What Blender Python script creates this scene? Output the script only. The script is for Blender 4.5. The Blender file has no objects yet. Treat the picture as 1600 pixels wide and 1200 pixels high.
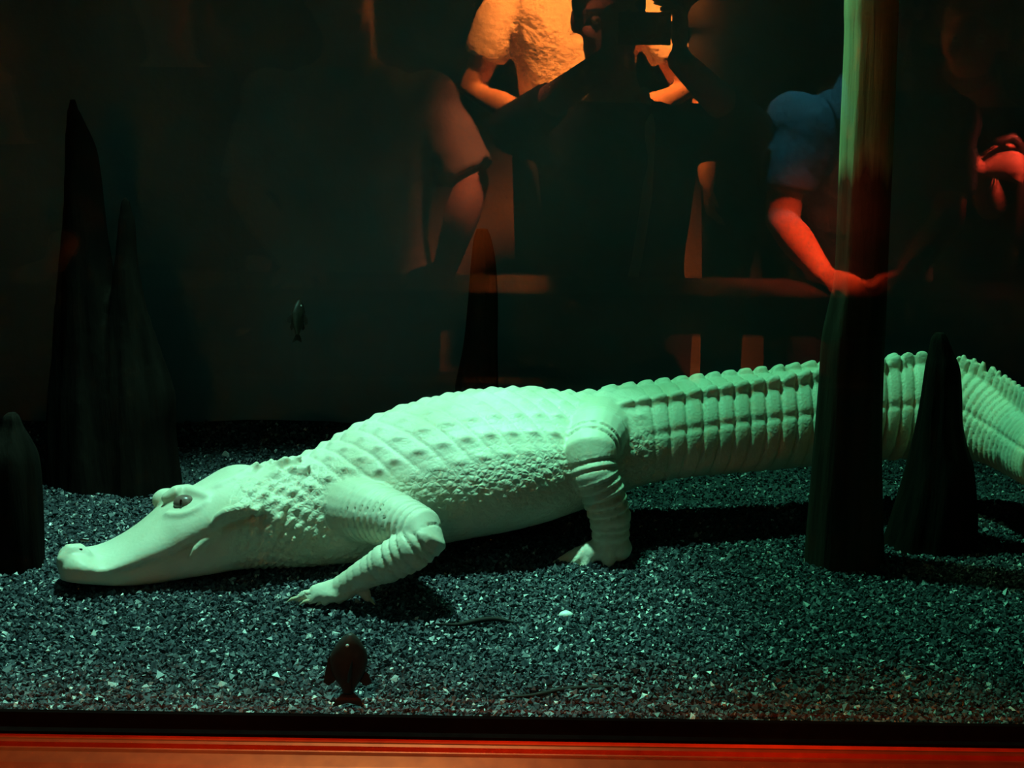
import bpy, math, random
import numpy as np
from mathutils import Vector, Matrix

random.seed(7)
rng = np.random.default_rng(11)
sc = bpy.context.scene
COL = sc.collection

# ------------------------------------------------------------------ camera
# World: glass pane in the plane Y=0, tank is Y>0, visitors' hall is Y<0, gravel level Z=0.
FPX, PPX, PPY = 2200.0, 1000.0, 600.0
PITCH, ROLL = math.radians(14.15), 0.0148
CAM = np.array([0.0, -1.40, 0.75])
_F = np.array([0, math.cos(PITCH), -math.sin(PITCH)])
_R0 = np.array([1.0, 0, 0]); _U0 = np.array([0, math.sin(PITCH), math.cos(PITCH)])
_R = _R0*math.cos(ROLL) + _U0*math.sin(ROLL)
_U = _U0*math.cos(ROLL) - _R0*math.sin(ROLL)
cam_d = bpy.data.cameras.new('camera'); cam = bpy.data.objects.new('camera', cam_d); COL.objects.link(cam)
cam_d.sensor_fit = 'HORIZONTAL'; cam_d.sensor_width = 36.0
cam_d.lens = 36.0*FPX/1600.0
cam_d.shift_x = -(PPX-800.0)/1600.0
cam_d.clip_start = 0.01
M = Matrix((( _R[0], _U[0], -_F[0], CAM[0]), (_R[1], _U[1], -_F[1], CAM[1]), (_R[2], _U[2], -_F[2], CAM[2]), (0, 0, 0, 1)))
cam.matrix_world = M
sc.camera = cam

def ray(px, py):
    return _F + _R*((px-PPX)/FPX) + _U*((PPY-py)/FPX)
def at_y(px, py, Y):                     # photo pixel -> point at depth Y
    d = ray(px, py); return CAM + d*((Y-CAM[1])/d[1])
def at_z(px, py, z=0.0):                 # photo pixel -> point on a level surface
    d = ray(px, py); return CAM + d*((z-CAM[2])/d[2])
def refl(px, py, Y):                     # reflected pixel -> point at (negative) depth Y on the visitors' side
    p = at_y(px, py, -Y); return np.array([p[0], Y, p[2]])

# ------------------------------------------------------------------ world, lights, exposure
w = bpy.data.worlds.new('world'); sc.world = w; w.use_nodes = True
w.node_tree.nodes['Background'].inputs[0].default_value = (0.02, 0.05, 0.05, 1)
w.node_tree.nodes['Background'].inputs[1].default_value = 0.0
vs = sc.view_settings
vs.view_transform = 'Standard'; vs.look = 'None'; vs.exposure = 0.0; vs.gamma = 1.0; vs.use_curve_mapping = False

def spot(name, loc, target, power, color, size_deg, blend, radius):
    ld = bpy.data.lights.new(name, 'SPOT'); ld.energy = power; ld.color = color
    ld.spot_size = math.radians(size_deg); ld.spot_blend = blend; ld.shadow_soft_size = radius
    o = bpy.data.objects.new(name, ld); COL.objects.link(o); o.location = loc
    d = Vector(target)-Vector(loc); o.rotation_euler = d.to_track_quat('-Z', 'Y').to_euler()
    return o
TEAL = (0.36, 1.0, 0.74)
spot('tank_or_added_spot', (-0.52, 0.62, 1.95), (-0.58, 0.30, 0.0), 275, TEAL, 45, 0.65, 0.035)
spot('tank_or_added_spot', (-0.30, 0.76, 1.85), (0.34, 0.50, 0.0), 120, (0.19, 1.0, 0.55), 40, 0.7, 0.03)
spot('tank_or_added_spot', (-0.30, 0.42, 1.95), (0.27, 0.53, 0.80), 22, (0.42, 1.0, 0.42), 15, 0.7, 0.03)  # added narrow lamp to brighten the upper tree trunk
spot('hall_or_added_spot', (-0.06, -2.14, 1.85), (-0.14, -2.72, 0.97), 7000, (1.0, 0.23, 0.035), 36, 0.8, 0.04)      # pale shirt behind
spot('hall_or_added_spot', (0.06, -1.05, 2.15), (-0.32, -1.82, 0.43), 760, (1.0, 0.24, 0.10), 12, 0.9, 0.04)         # added narrow lamp for the tan sleeve
spot('hall_or_added_spot', (0.95, -0.90, 1.75), (0.35, -1.64, 0.27), 2400, (1.0, 0.075, 0.02), 12, 0.9, 0.04)        # forearm on the rail
spot("hall_or_added_spot", (1.50, -1.15, 1.70), (0.82, -1.83, 0.46), 2200, (1.0, 0.085, 0.045), 9, 0.9, 0.04)         # added small lamp for the hand on the stick
spot('hall_or_added_spot', (0.42, -1.35, 2.15), (0.34, -1.85, 0.62), 280, (0.25, 0.90, 1.0), 15, 0.7, 0.04)          # added lamp that turns the polo shoulder blue
for sx in (-0.62, -0.30, 0.02, 0.30):                # added narrow lamps to brighten the window sill
    spot('hall_or_added_spot', (sx*0.8, -1.95, 2.18), (sx, -0.10, -0.16), 200, (1.0, 0.20, 0.025), 13, 0.8, 0.03)

# ------------------------------------------------------------------ helpers
def link(name, mesh, mat=None, parent=None):
    o = bpy.data.objects.new(name, mesh); COL.objects.link(o)
    if mat is not None: mesh.materials.append(mat)
    if parent is not None: o.parent = parent
    return o
def tag(o, label=None, cat=None, group=None, kind=None):
    if label: o['label'] = label
    if cat: o['category'] = cat
    if group: o['group'] = group
    if kind: o['kind'] = kind
    return o
def empty(name, loc=(0, 0, 0)):
    o = bpy.data.objects.new(name, None); COL.objects.link(o); o.location = loc; o.empty_display_size = 0.05
    return o
def mesh_of(name, V, F, smooth=True):
    me = bpy.data.meshes.new(name)
    me.from_pydata([tuple(map(float, v)) for v in V], [], F)
    me.update()
    if smooth: me.polygons.foreach_set('use_smooth', [True]*len(me.polygons))
    return me
class MB:
    """collects shapes into one mesh"""
    def __init__(self): self.V = []; self.F = []
    def add(self, V, F):
        b = len(self.V); self.V += [np.asarray(v, float) for v in V]; self.F += [tuple(i+b for i in f) for f in F]; return self
    def rings(self, rings, cap=True):
        n = len(rings[0]); V = [p for r in rings for p in r]; F = []
        for i in range(len(rings)-1):
            for j in range(n):
                a, b = i*n+j, i*n+(j+1) % n
                F.append((a, b, b+n, a+n))
        if cap:
            F.append(tuple(range(n-1, -1, -1))); F.append(tuple((len(rings)-1)*n+j for j in range(n)))
        return self.add(V, F)
    def tube(self, pts, radii, n=16, round_ends=True, flat=1.0, up=None):
        P = [np.asarray(p, float) for p in pts]; R = list(radii)
        if round_ends:
            t0 = P[0]-P[1]; t0 /= np.linalg.norm(t0); t1 = P[-1]-P[-2]; t1 /= np.linalg.norm(t1)
            A = [(P[0]+t0*R[0]*math.sin(a), R[0]*math.cos(a)) for a in (1.45, 1.1, 0.7, 0.35)]
            B = [(P[-1]+t1*R[-1]*math.sin(a), R[-1]*math.cos(a)) for a in (0.35, 0.7, 1.1, 1.45)]
            P = [a[0] for a in A]+P+[b[0] for b in B]; R = [a[1] for a in A]+R+[b[1] for b in B]
        rings = []; ref = np.array(up if up is not None else (0.0, 0.0, 1.0)); prev = None
        for i, p in enumerate(P):
            t = P[min(i+1, len(P)-1)]-P[max(i-1, 0)]; t = t/np.linalg.norm(t)
            if prev is None:
                s = np.cross(t, ref)
                if np.linalg.norm(s) < 0.2: s = np.cross(t, np.array([1.0, 0.1, 0]))
            else: s = prev-t*np.dot(prev, t)
            s = s/np.linalg.norm(s); prev = s; u = np.cross(s, t)
            rings.append([p+R[i]*(s*math.cos(a)+u*flat*math.sin(a)) for a in np.linspace(0, 2*math.pi, n, endpoint=False)])
        return self.rings(rings)
    def ball(self, c, r, n=16, m=10, rot=None):
        r = np.ones(3)*r; rings = []
        for i in range(1, m):
            ph = math.pi*i/m
            ring = [np.array([math.sin(ph)*math.cos(a), math.sin(ph)*math.sin(a), math.cos(ph)])*r for a in np.linspace(0, 2*math.pi, n, endpoint=False)]
            rings.append([(rot@p if rot is not None else p)+np.asarray(c, float) for p in ring])
        return self.rings(rings[::-1])
    def box(self, lo, hi):
        x0, y0, z0 = lo; x1, y1, z1 = hi
        V = [(x0,y0,z0),(x1,y0,z0),(x1,y1,z0),(x0,y1,z0),(x0,y0,z1),(x1,y0,z1),(x1,y1,z1),(x0,y1,z1)]
        return self.add(V, [(3,2,1,0),(4,5,6,7),(0,1,5,4),(1,2,6,5),(2,3,7,6),(3,0,4,7)])
    def mesh(self, name, smooth=True): return mesh_of(name, self.V, self.F, smooth)
def resample(pts, n):
    """Catmull-Rom through rows (any width) -> n rows"""
    P = np.array(pts, float); m = len(P)
    Q = np.vstack([2*P[0]-P[1], P, 2*P[-1]-P[-2]]); out = []
    for t in np.linspace(0, m-1, n):
        i = min(int(t), m-2); f = t-i; a, b, c, d = Q[i], Q[i+1], Q[i+2], Q[i+3]
        out.append(0.5*((2*b)+(c-a)*f+(2*a-5*b+4*c-d)*f*f+(3*b-a-3*c+d)*f**3))
    return np.array(out)
def remeshed(mb, name, voxel, smooth_iter=2):
    """one continuous skin around everything collected in mb"""
    me = mb.mesh('tmp'); o = bpy.data.objects.new('tmp', me); COL.objects.link(o)
    md = o.modifiers.new('r', 'REMESH'); md.mode = 'VOXEL'; md.voxel_size = voxel
    if smooth_iter:
        sm = o.modifiers.new('s', 'SMOOTH'); sm.factor = 0.5; sm.iterations = smooth_iter
    dg = bpy.context.evaluated_depsgraph_get()
    out = bpy.data.meshes.new_from_object(o.evaluated_get(dg)); out.name = name
    bpy.data.objects.remove(o); bpy.data.meshes.remove(me)
    out.polygons.foreach_set('use_smooth', [True]*len(out.polygons))
    return out

# ------------------------------------------------------------------ materials
def mat(name, color=(0.5, 0.5, 0.5), rough=0.7, spec=0.3, metal=0.0, noise=None, bump=None, coat=0.0):
    """noise=(scale, other colour); bump=(scale, strength, distance)"""
    m = bpy.data.materials.new(name); m.use_nodes = True; nt = m.node_tree; b = nt.nodes['Principled BSDF']
    b.inputs['Base Color'].default_value = (*color, 1); b.inputs['Roughness'].default_value = rough
    b.inputs['Specular IOR Level'].default_value = spec; b.inputs['Metallic'].default_value = metal
    tc = nt.nodes.new('ShaderNodeTexCoord')
    if noise:
        n = nt.nodes.new('ShaderNodeTexNoise'); n.inputs['Scale'].default_value = noise[0]; n.inputs['Detail'].default_value = 5
        r = nt.nodes.new('ShaderNodeValToRGB'); r.color_ramp.elements[0].position = 0.35; r.color_ramp.elements[1].position = 0.65
        r.color_ramp.elements[0].color = (*color, 1); r.color_ramp.elements[1].color = (*noise[1], 1)
        nt.links.new(tc.outputs['Object'], n.inputs['Vector']); nt.links.new(n.outputs['Fac'], r.inputs['Fac'])
        nt.links.new(r.outputs['Color'], b.inputs['Base Color'])
    if bump:
        n2 = nt.nodes.new('ShaderNodeTexNoise'); n2.inputs['Scale'].default_value = bump[0]; n2.inputs['Detail'].default_value = 6
        bp = nt.nodes.new('ShaderNodeBump'); bp.inputs['Strength'].default_value = bump[1]; bp.inputs['Distance'].default_value = bump[2]
        nt.links.new(tc.outputs['Object'], n2.inputs['Vector']); nt.links.new(n2.outputs['Fac'], bp.inputs['Height'])
        nt.links.new(bp.outputs['Normal'], b.inputs['Normal'])
    return m

M_DARKROCK = mat('tank wall render', (0.075, 0.115, 0.145), 0.9, 0.1, noise=(2.2, (0.115, 0.175, 0.22)), bump=(9, 0.6, 0.02))
M_SAND = mat('tank bed', (0.03, 0.04, 0.042), 0.95, 0.1, noise=(30, (0.05, 0.065, 0.07)))
M_HALLWALL = mat('hall wall', (0.045, 0.028, 0.024), 0.85, 0.1, noise=(3, (0.06, 0.038, 0.032)), bump=(6, 0.3, 0.02))
M_HALLDARK = mat('hall dark paint', (0.02, 0.018, 0.018), 0.8, 0.2, noise=(5, (0.03, 0.026, 0.026)))
M_HALLFLOOR = mat('hall carpet', (0.03, 0.022, 0.022), 0.95, 0.1, noise=(40, (0.045, 0.03, 0.03)))
M_GASKET = mat('black rubber gasket', (0.003, 0.0025, 0.0025), 0.95, 0.0, noise=(60, (0.004, 0.0035, 0.0035)))
M_SILL = mat('copper red sill', (0.40, 0.034, 0.005), 0.36, 0.25, metal=0.7, noise=(50, (0.32, 0.026, 0.004)))

def glass_material():
    m = bpy.data.materials.new('tank glass'); m.use_nodes = True; nt = m.node_tree; nt.nodes.clear()
    out = nt.nodes.new('ShaderNodeOutputMaterial'); mix = nt.nodes.new('ShaderNodeMixShader')
    tr = nt.nodes.new('ShaderNodeBsdfTransparent'); tr.inputs[0].default_value = (0.93, 0.98, 0.96, 1)
    gl = nt.nodes.new('ShaderNodeBsdfGlossy'); gl.inputs['Roughness'].default_value = 0.0
    # Schlick reflectance, the same from both sides of the sheet
    ge = nt.nodes.new('ShaderNodeNewGeometry'); dp = nt.nodes.new('ShaderNodeVectorMath'); dp.operation = 'DOT_PRODUCT'
    nt.links.new(ge.outputs['Incoming'], dp.inputs[0]); nt.links.new(ge.outputs['Normal'], dp.inputs[1]); last = dp.outputs['Value']
    for op, val in (('ABSOLUTE', None), ('SUBTRACT', 1.0), ('POWER', 5.0), ('MULTIPLY', 0.93), ('ADD', 0.065)):
        nd = nt.nodes.new('ShaderNodeMath'); nd.operation = op
        if op == 'SUBTRACT': nd.inputs[0].default_value = val; nt.links.new(last, nd.inputs[1])
        else:
            nt.links.new(last, nd.inputs[0])
            if val is not None: nd.inputs[1].default_value = val
        last = nd.outputs[0]
    nt.links.new(last, mix.inputs[0]); nt.links.new(tr.outputs[0], mix.inputs[1]); nt.links.new(gl.outputs[0], mix.inputs[2])
    nt.links.new(mix.outputs[0], out.inputs[0]); return m
M_GLASS = glass_material()

# ------------------------------------------------------------------ structure
HF = -0.80                                   # hall floor level
TX0, TX1, TY1, TOP = -1.75, 1.55, 1.22, 2.30
def slab(name, lo, hi, m, parent=None):
    o = link(name, MB().box(lo, hi).mesh(name, False), m, parent)
    if parent is None: o['kind'] = 'structure'
    return o
wb = None
# back wall of the tank: rough rock-like render
def rough_wall(name, o, u, v, nu, nv, amp, m):
    o, u, v = map(lambda a: np.array(a, float), (o, u, v)); nrm = np.cross(u, v); nrm /= np.linalg.norm(nrm)
    g = rng.normal(size=(nv+1, nu+1))
    for _ in range(3):
        g = (g+np.roll(g, 1, 0)+np.roll(g, -1, 0)+np.roll(g, 1, 1)+np.roll(g, -1, 1))/5
    g = g/np.abs(g).max()*amp
    V = [o+u*(i/nu)+v*(j/nv)+nrm*g[j, i] for j in range(nv+1) for i in range(nu+1)]
    F = [(j*(nu+1)+i, j*(nu+1)+i+1, (j+1)*(nu+1)+i+1, (j+1)*(nu+1)+i) for j in range(nv) for i in range(nu)]
    ob = link(name, mesh_of(name, V, F), m); ob['kind'] = 'structure'; return ob
rough_wall('wall_back', (TX0, TY1, -0.1), (TX1-TX0, 0, 0), (0, 0, TOP+0.1), 60, 40, 0.035, M_DARKROCK)
slab('wall_left', (TX0-0.1, 0.02, -0.1), (TX0, TY1+0.1, TOP), M_DARKROCK)
slab('wall_right', (TX1, 0.02, -0.1), (TX1+0.1, TY1+0.1, TOP), M_DARKROCK)
slab('ceiling', (TX0-0.1, -3.9, TOP), (TX1+0.1, TY1+0.1, TOP+0.1), M_HALLDARK)
# wall with the window
WX0, WX1, WZ0, WZ1 = -1.45, 1.25, -0.02, 1.55
slab('wall_front_lower', (TX0-1.0, -0.03, HF), (TX1+1.0, 0.03, WZ0-0.05), M_HALLDARK)
slab('wall_front_upper', (TX0-1.0, -0.03, WZ1), (TX1+1.0, 0.03, TOP), M_HALLDARK)
slab('wall_front_left', (TX0-1.0, -0.03, WZ0-0.05), (WX0, 0.03, WZ1), M_HALLDARK)
slab('wall_front_right', (WX1, -0.03, WZ0-0.05), (TX1+1.0, 0.03, WZ1), M_HALLDARK)
# hall
slab('floor_hall', (TX0-1.0, -3.9, HF-0.1), (TX1+1.0, 0.0, HF), M_HALLFLOOR)
slab('wall_hall', (TX0-1.0, -4.0, HF), (TX1+1.0, -3.9, TOP), M_HALLWALL)

# window: pane with gasket and stepped metal sill
win = empty('window_1', (0, 0, WZ0)); tag(win, kind='structure')
def wpart(name, mb, m, smooth=False):
    o = link(name, mb.mesh(name, smooth), m); o.parent = win; o.matrix_parent_inverse = Matrix.Translation((0, 0, -WZ0)); return o
wpart('pane', MB().box((WX0, -0.006, WZ0-0.03), (WX1, 0.006, WZ1)), M_GLASS)
wpart('gasket', MB().box((WX0, -0.013, WZ0-0.04), (WX1, -0.0065, 0.0245)).box((WX0, -0.027, WZ0-0.04), (WX1, -0.012, 0.0095)), M_GASKET)
prof = [(-0.012, 0.0080), (-0.020, 0.0074), (-0.027, 0.0060), (-0.0305, 0.0030), (-0.0325, 0.0048), (-0.036, 0.0052), (-0.039, 0.0036), (-0.041, -0.0010), (-0.0445, -0.0018), (-0.047, 0.0010),
        (-0.055, 0.0014), (-0.072, -0.0020), (-0.088, -0.010), (-0.095, -0.025), (-0.095, -0.10), (-0.012, -0.10)]
prof = [(p[0], p[1]) for p in prof]
wpart('sill', MB().rings([[(x, p[0], p[1]) for p in prof] for x in (WX0-0.1, WX1+0.1)]), M_SILL)

# tank bed
def bed_z(x, y):
    return (0.006*np.sin(3.1*x+1.0)*np.cos(2.7*y)+0.004*np.sin(7.3*x+5.1*y)+0.003*np.sin(13*y-4*x))*np.clip(y*6, 0, 1)
nx, ny = 90, 40
V = []; F = []
for j in range(ny+1):
    for i in range(nx+1):
        x = TX0+(TX1-TX0)*i/nx; y = 0.006+(TY1+0.05)*j/ny
        V.append((x, y, float(bed_z(x, y))-0.004))
for j in range(ny):
    for i in range(nx): F.append((j*(nx+1)+i, j*(nx+1)+i+1, (j+1)*(nx+1)+i+1, (j+1)*(nx+1)+i))
tag(link('floor', mesh_of('floor', V, F), M_SAND), kind='structure')

# ------------------------------------------------------------------ gravel (loose grains, one object)
def gravel():
    iv = np.array([(1,0,0),(-1,0,0),(0,1,0),(0,-1,0),(0,0,1),(0,0,-1)], float)
    it = np.array([(0,2,4),(2,1,4),(1,3,4),(3,0,4),(2,0,5),(1,2,5),(3,1,5),(0,3,5)])
    n = 158000; n0 = 140000
    y = np.concatenate([rng.uniform(0.008, 0.80, n0), rng.uniform(0.80, 1.2, n-n0)])
    x = rng.uniform(-1.25, 1.0, n)
    far = rng.random(n) < 0.14; x = np.where(far, np.where(rng.random(n) < 0.48, rng.uniform(-1.74, -1.25, n), rng.uniform(1.0, 1.54, n)), x)
    r = rng.uniform(0.0020, 0.0042, n)*np.where(rng.random(n) < 0.05, 1.5, 1.0)
    q = rng.normal(size=(n, 3, 3)); Q, _ = np.linalg.qr(q)
    P = (iv[None]*rng.uniform(0.6, 1.35, (n, 6, 1))+rng.normal(0, 0.18, (n, 6, 3)))@Q.transpose(0, 2, 1)
    P = P*r[:, None, None]
    c = np.stack([x, y, bed_z(x, y)+rng.uniform(-0.003, 0.003, n)], 1)
    P += c[:, None]
    me = bpy.data.meshes.new('gravel')
    me.vertices.add(n*6); me.vertices.foreach_set('co', P.reshape(-1).astype(np.float32))
    tri = (it[None]+6*np.arange(n)[:, None, None]).reshape(-1)
    me.loops.add(len(tri)); me.loops.foreach_set('vertex_index', tri.astype(np.int32))
    me.polygons.add(n*8); me.polygons.foreach_set('loop_start', np.arange(0, n*24, 3, dtype=np.int32))
    me.update(calc_edges=True); me.polygons.foreach_set('use_smooth', [False]*(n*8))
    u = rng.random(n); a = me.attributes.new('grain', 'FLOAT', 'POINT'); a.data.foreach_set('value', np.repeat(u, 6).astype(np.float32))
    m = bpy.data.materials.new('slate gravel'); m.use_nodes = True; nt = m.node_tree; b = nt.nodes['Principled BSDF']
    at = nt.nodes.new('ShaderNodeAttribute'); at.attribute_name = 'grain'
    rp = nt.nodes.new('ShaderNodeValToRGB'); cr = rp.color_ramp; cr.interpolation = 'LINEAR'
    cr.elements[0].position = 0; cr.elements[0].color = (0.020, 0.024, 0.030, 1)
    cr.elements[1].position = 1; cr.elements[1].color = (0.75, 0.75, 0.72, 1)
    for p, cc in ((0.45, (0.042, 0.050, 0.062)), (0.85, (0.072, 0.084, 0.10)), (0.965, (0.13, 0.145, 0.16)), (0.988, (0.5, 0.52, 0.52))):
        e = cr.elements.new(p); e.color = (*cc, 1)
    nt.links.new(at.outputs['Fac'], rp.inputs['Fac']); nt.links.new(rp.outputs['Color'], b.inputs['Base Color'])
    b.inputs['Roughness'].default_value = 0.4; b.inputs['Specular IOR Level'].default_value = 0.5
    o = link('gravel', me, m); tag(o, 'dark slate gravel covering the tank bed under the alligator', 'gravel', kind='stuff')
gravel()

# ------------------------------------------------------------------ alligator
def alligator():
    D = lambda d: d+CAM[1]                 # ground distance from camera -> Y
    mb = MB()
    # trunk and tail stations: px, top py, bottom py, distance, half width
    st = [(352, 752, 893, 1.885, 0.062), (420, 727, 893, 1.905, 0.082), (480, 715, 892, 1.925, 0.093), (540, 690, 888, 1.945, 0.108),
          (600, 660, 876, 1.965, 0.124), (660, 636, 862, 1.980, 0.136), (720, 621, 850, 1.995, 0.144), (780, 613, 838, 2.010, 0.146),
          (840, 611, 822, 2.025, 0.136), (900, 614, 800, 2.040, 0.116), (950, 612, 778, 2.055, 0.098), (1000, 607, 762, 2.070, 0.092),
          (1060, 600, 752, 2.085, 0.085), (1120, 593, 747, 2.100, 0.079), (1200, 585, 740, 2.120, 0.072), (1280, 577, 733, 2.140, 0.066),
          (1350, 572, 727, 2.155, 0.060), (1420, 569, 722, 2.165, 0.054), (1480, 571, 718, 2.160, 0.049), (1530, 590, 722, 2.130, 0.044),
          (1575, 622, 738, 2.070, 0.040), (1615, 655, 760, 1.980, 0.036), (1660, 690, 785, 1.840, 0.032), (1700, 730, 815, 1.730, 0.028), (1730, 770, 845, 1.640, 0.022), (1745, 806, 868, 1.580, 0.012)]
    rows = []
    for px, tp, bp, d, hw in st:
        Y = D(d); a = at_y(px, tp, Y); b = at_y(px, bp, Y-0.5*hw)
        zt, zb = a[2], b[2]; h = zt-zb
        rows.append((a[0], Y, zb+0.40*h, hw, 0.60*h, 0.40*h))
    S = resample(rows, 260)
    P = S[:, :3]; seg = np.linalg.norm(np.diff(P, axis=0), axis=1); s = np.concatenate([[0], np.cumsum(seg)])
    T = np.gradient(P, axis=0); T /= np.linalg.norm(T, axis=1)[:, None]
    SD = np.cross(T, np.array([0, 0, 1.0])); SD /= np.linalg.norm(SD, axis=1)[:, None]   # towards the viewer (its left flank)
    UP = np.cross(SD, T)
    # where the tail starts (behind hip)
    s_of = lambda px: np.interp(px, [r[0] for r in st], np.interp(np.arange(len(st))*(259/(len(st)-1)), np.arange(260), s))
    s_tail = s_of(975)
    rings = []; NA = 56
    for i in range(260):
        tl = np.clip((s[i]-s_tail)/0.25, 0, 1)
        nu, nl = 2.05-0.25*tl, 2.2
        ring = []
        for a in np.linspace(0, 2*math.pi, NA, endpoint=False):
            c, q = math.cos(a), math.sin(a); n = nu if q >= 0 else nl
            k = (abs(c)**n+abs(q)**n)**(-1/n)
            ring.append(P[i]+SD[i]*c*k*S[i, 3]+UP[i]*q*k*(S[i, 4] if q >= 0 else S[i, 5]))
        rings.append(ring)
    mb.rings(rings)
    # tail crests: two saw-toothed rows that merge into one tall fin
    ring_pitch = 0.0255
    k = 0; sp = s_tail+0.0
    while sp < s[-1]-0.03:
        i = int(np.searchsorted(s, sp)); f = (sp-s_tail)/(s[-1]-s_tail)
        pitch = ring_pitch*(1 if f < 0.45 else 0.62)
        h = np.interp(f, [0, 0.15, 0.35, 0.42, 0.6, 0.9, 1], [0.004, 0.008, 0.014, 0.020, 0.034, 0.030, 0.012])
        off = np.interp(f, [0, 0.2, 0.36, 0.42], [0.045, 0.030, 0.012, 0.0])
        sides = (0,) if off < 0.004 else (-1, 1)
        j = min(i+4, 259)
        for sd in sides:
            drop = 0.55*S[i, 4]*(1-math.sqrt(max(0, 1-(off/S[i, 3])**2))) if off > 0 else 0
            base = P[i]+SD[i]*sd*off+UP[i]*(S[i, 4]-drop)
            tt = T[i]; uu = UP[i]; ss = SD[i]; th = 0.0052 if off < 0.004 else 0.0065
            lo = -0.02
            prof2 = [(-0.60*pitch, lo), (-0.60*pitch, h*0.25), (-0.3*pitch, h*0.80), (0.1*pitch, h), (0.42*pitch, h*0.92), (0.56*pitch, h*0.45), (0.60*pitch, lo)]
            mb.rings([[base+tt*x+uu*z+ss*th*e*(1.0 if z < h*0.5 else 0.55) for x, z in prof2] for e in (-1, 1)])
        sp += pitch
    # neck shield scutes
    for px, py, d, r in ((418, 722, 1.905, 0.012), (441, 719, 1.900, 0.013), (462, 716, 1.908, 0.012), (455, 731, 1.885, 0.009), (478, 729, 1.885, 0.009), (430, 736, 1.880, 0.008),
                         (398, 726, 1.893, 0.009), (382, 733, 1.885, 0.008), (496, 712, 1.918, 0.010), (436, 724, 1.95, 0.012), (462, 722, 1.95, 0.012)):
        c = at_y(px, py, D(d)); mb.tube([c+np.array([-0.4*r, 0, -r]), c+np.array([0.35*r, 0, 0.1*r])], [r, r*0.42], n=10)
    # ---------------- head: stations px, top, mouth line, bottom, distance, upper half width, lower half width
    hs = [(90, 880, 896, 908, 1.772, 0.016, 0.014), (98, 864, 899, 913, 1.776, 0.033, 0.029), (115, 856, 902, 917, 1.784, 0.045, 0.040), (150, 862, 901, 920, 1.800, 0.050, 0.045),
          (190, 842, 893, 921, 1.816, 0.050, 0.044), (230, 814, 880, 918, 1.832, 0.055, 0.049), (262, 788, 868, 913, 1.846, 0.061, 0.058),
          (300, 766, 848, 908, 1.860, 0.068, 0.069), (322, 755, 836, 905, 1.868, 0.073, 0.074), (345, 745, 822, 902, 1.877, 0.079, 0.076), (375, 734, 812, 899, 1.890, 0.085, 0.077), (405, 735, 812, 897, 1.902, 0.080, 0.076), (425, 748, 815, 893, 1.910, 0.062, 0.062)]
    up_rows, lo_rows = [], []
    for px, tp, mp, bp, d, hu, hl in hs:
        Y = D(d); a = at_y(px, tp, Y); m_ = at_y(px, mp, Y-hu); b = at_y(px, bp, Y-0.6*hl)
        up_rows.append((a[0], Y, a[2], m_[2], hu)); lo_rows.append((b[0], Y, m_[2], b[2], hl))
    def head_rings(rows, n, upper):
        R = resample(rows, n); Tt = np.gradient(R[:, :2], axis=0); Tt /= np.linalg.norm(Tt, axis=1)[:, None]
        out = []
        for i in range(n):
            sd = np.array([Tt[i, 1], -Tt[i, 0], 0]); zt, zb, hw = R[i, 2], R[i, 3], R[i, 4]
            if upper: zc = zb+0.22*(zt-zb); hu, hl = zt-zc, (zc-zb)+0.003
            else: zt += 0.004; zc = zb+0.62*(zt-zb); hu, hl = zt-zc, zc-zb
            ring = []
            for a in np.linspace(0, 2*math.pi, 40, endpoint=False):
                c, q = math.cos(a), math.sin(a)
                nn = (1.9 if upper else 3.0) if q >= 0 else (3.0 if upper else 2.2)
                kk = (abs(c)**nn+abs(q)**nn)**(-1/nn)
                ring.append(np.array([R[i, 0], R[i, 1], zc])+sd*c*kk*hw+np.array([0, 0, 1])*q*kk*(hu if q >= 0 else hl))
            out.append(ring)
        return out, R
    ru, RU = head_rings(up_rows, 60, True); mb.rings(ru)
    rl, RL = head_rings(lo_rows, 60, False); mb.rings(rl)
    # photo pixel -> point of the rough skin under it (for folds, eyes, nostrils)
    from mathutils.bvhtree import BVHTree
    bvh = BVHTree.FromPolygons([Vector(v) for v in mb.V], mb.F)
    def hit(px, py):
        h, nn, _, _ = bvh.ray_cast(Vector(CAM), Vector(ray(px, py)).normalized())
        return (np.array(h), np.array(nn)) if h is not None else (at_y(px, py, D(1.85)), np.array([0, -1.0, 0]))
    def fold(pts, radii, sink=0.35):
        c = []
        for (px, py), r in zip(pts, radii):
            h, nn = hit(px, py); toc = CAM-h; toc /= np.linalg.norm(toc)
            c.append(h-toc*r*(2*sink-1)-np.array([0, 0, 0.0]))
        mb.tube(c, radii, n=12)
    fold([(100, 874), (110, 863), (124, 862), (136, 868)], [0.010, 0.013, 0.012, 0.008], 0.8)                         # nostril boss
    mb.ball(at_y(262, 781, D(1.878)), (0.022, 0.016, 0.017))                                                          # far brow
    fold([(262, 778), (276, 771), (292, 769), (310, 772), (326, 777)], [0.009, 0.012, 0.012, 0.009, 0.006], 0.75)     # near brow
    fold([(320, 772), (345, 760), (370, 748), (392, 740)], [0.006, 0.008, 0.008, 0.006], 0.85)                        # edge of skull table
    fold([(262, 804), (276, 806), (292, 804), (310, 796), (324, 785)], [0.005, 0.006, 0.006, 0.006, 0.005], 0.75)     # lower lid
    mb.ball(at_y(386, 776, D(1.862)), (0.038, 0.040, 0.024))                                                 # jowl
    fold([(334, 817), (340, 808), (352, 800), (368, 796), (384, 794), (400, 797)], [0.004, 0.006, 0.007, 0.007, 0.006, 0.004], 0.05)
    fold([(299, 870), (306, 858), (316, 848), (328, 840), (340, 834)], [0.003, 0.0055, 0.0065, 0.0065, 0.004], 0.10)
    fold([(406, 850), (414, 838), (424, 822), (434, 806), (438, 786)], [0.003, 0.007, 0.010, 0.011, 0.009], 0.55)
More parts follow.
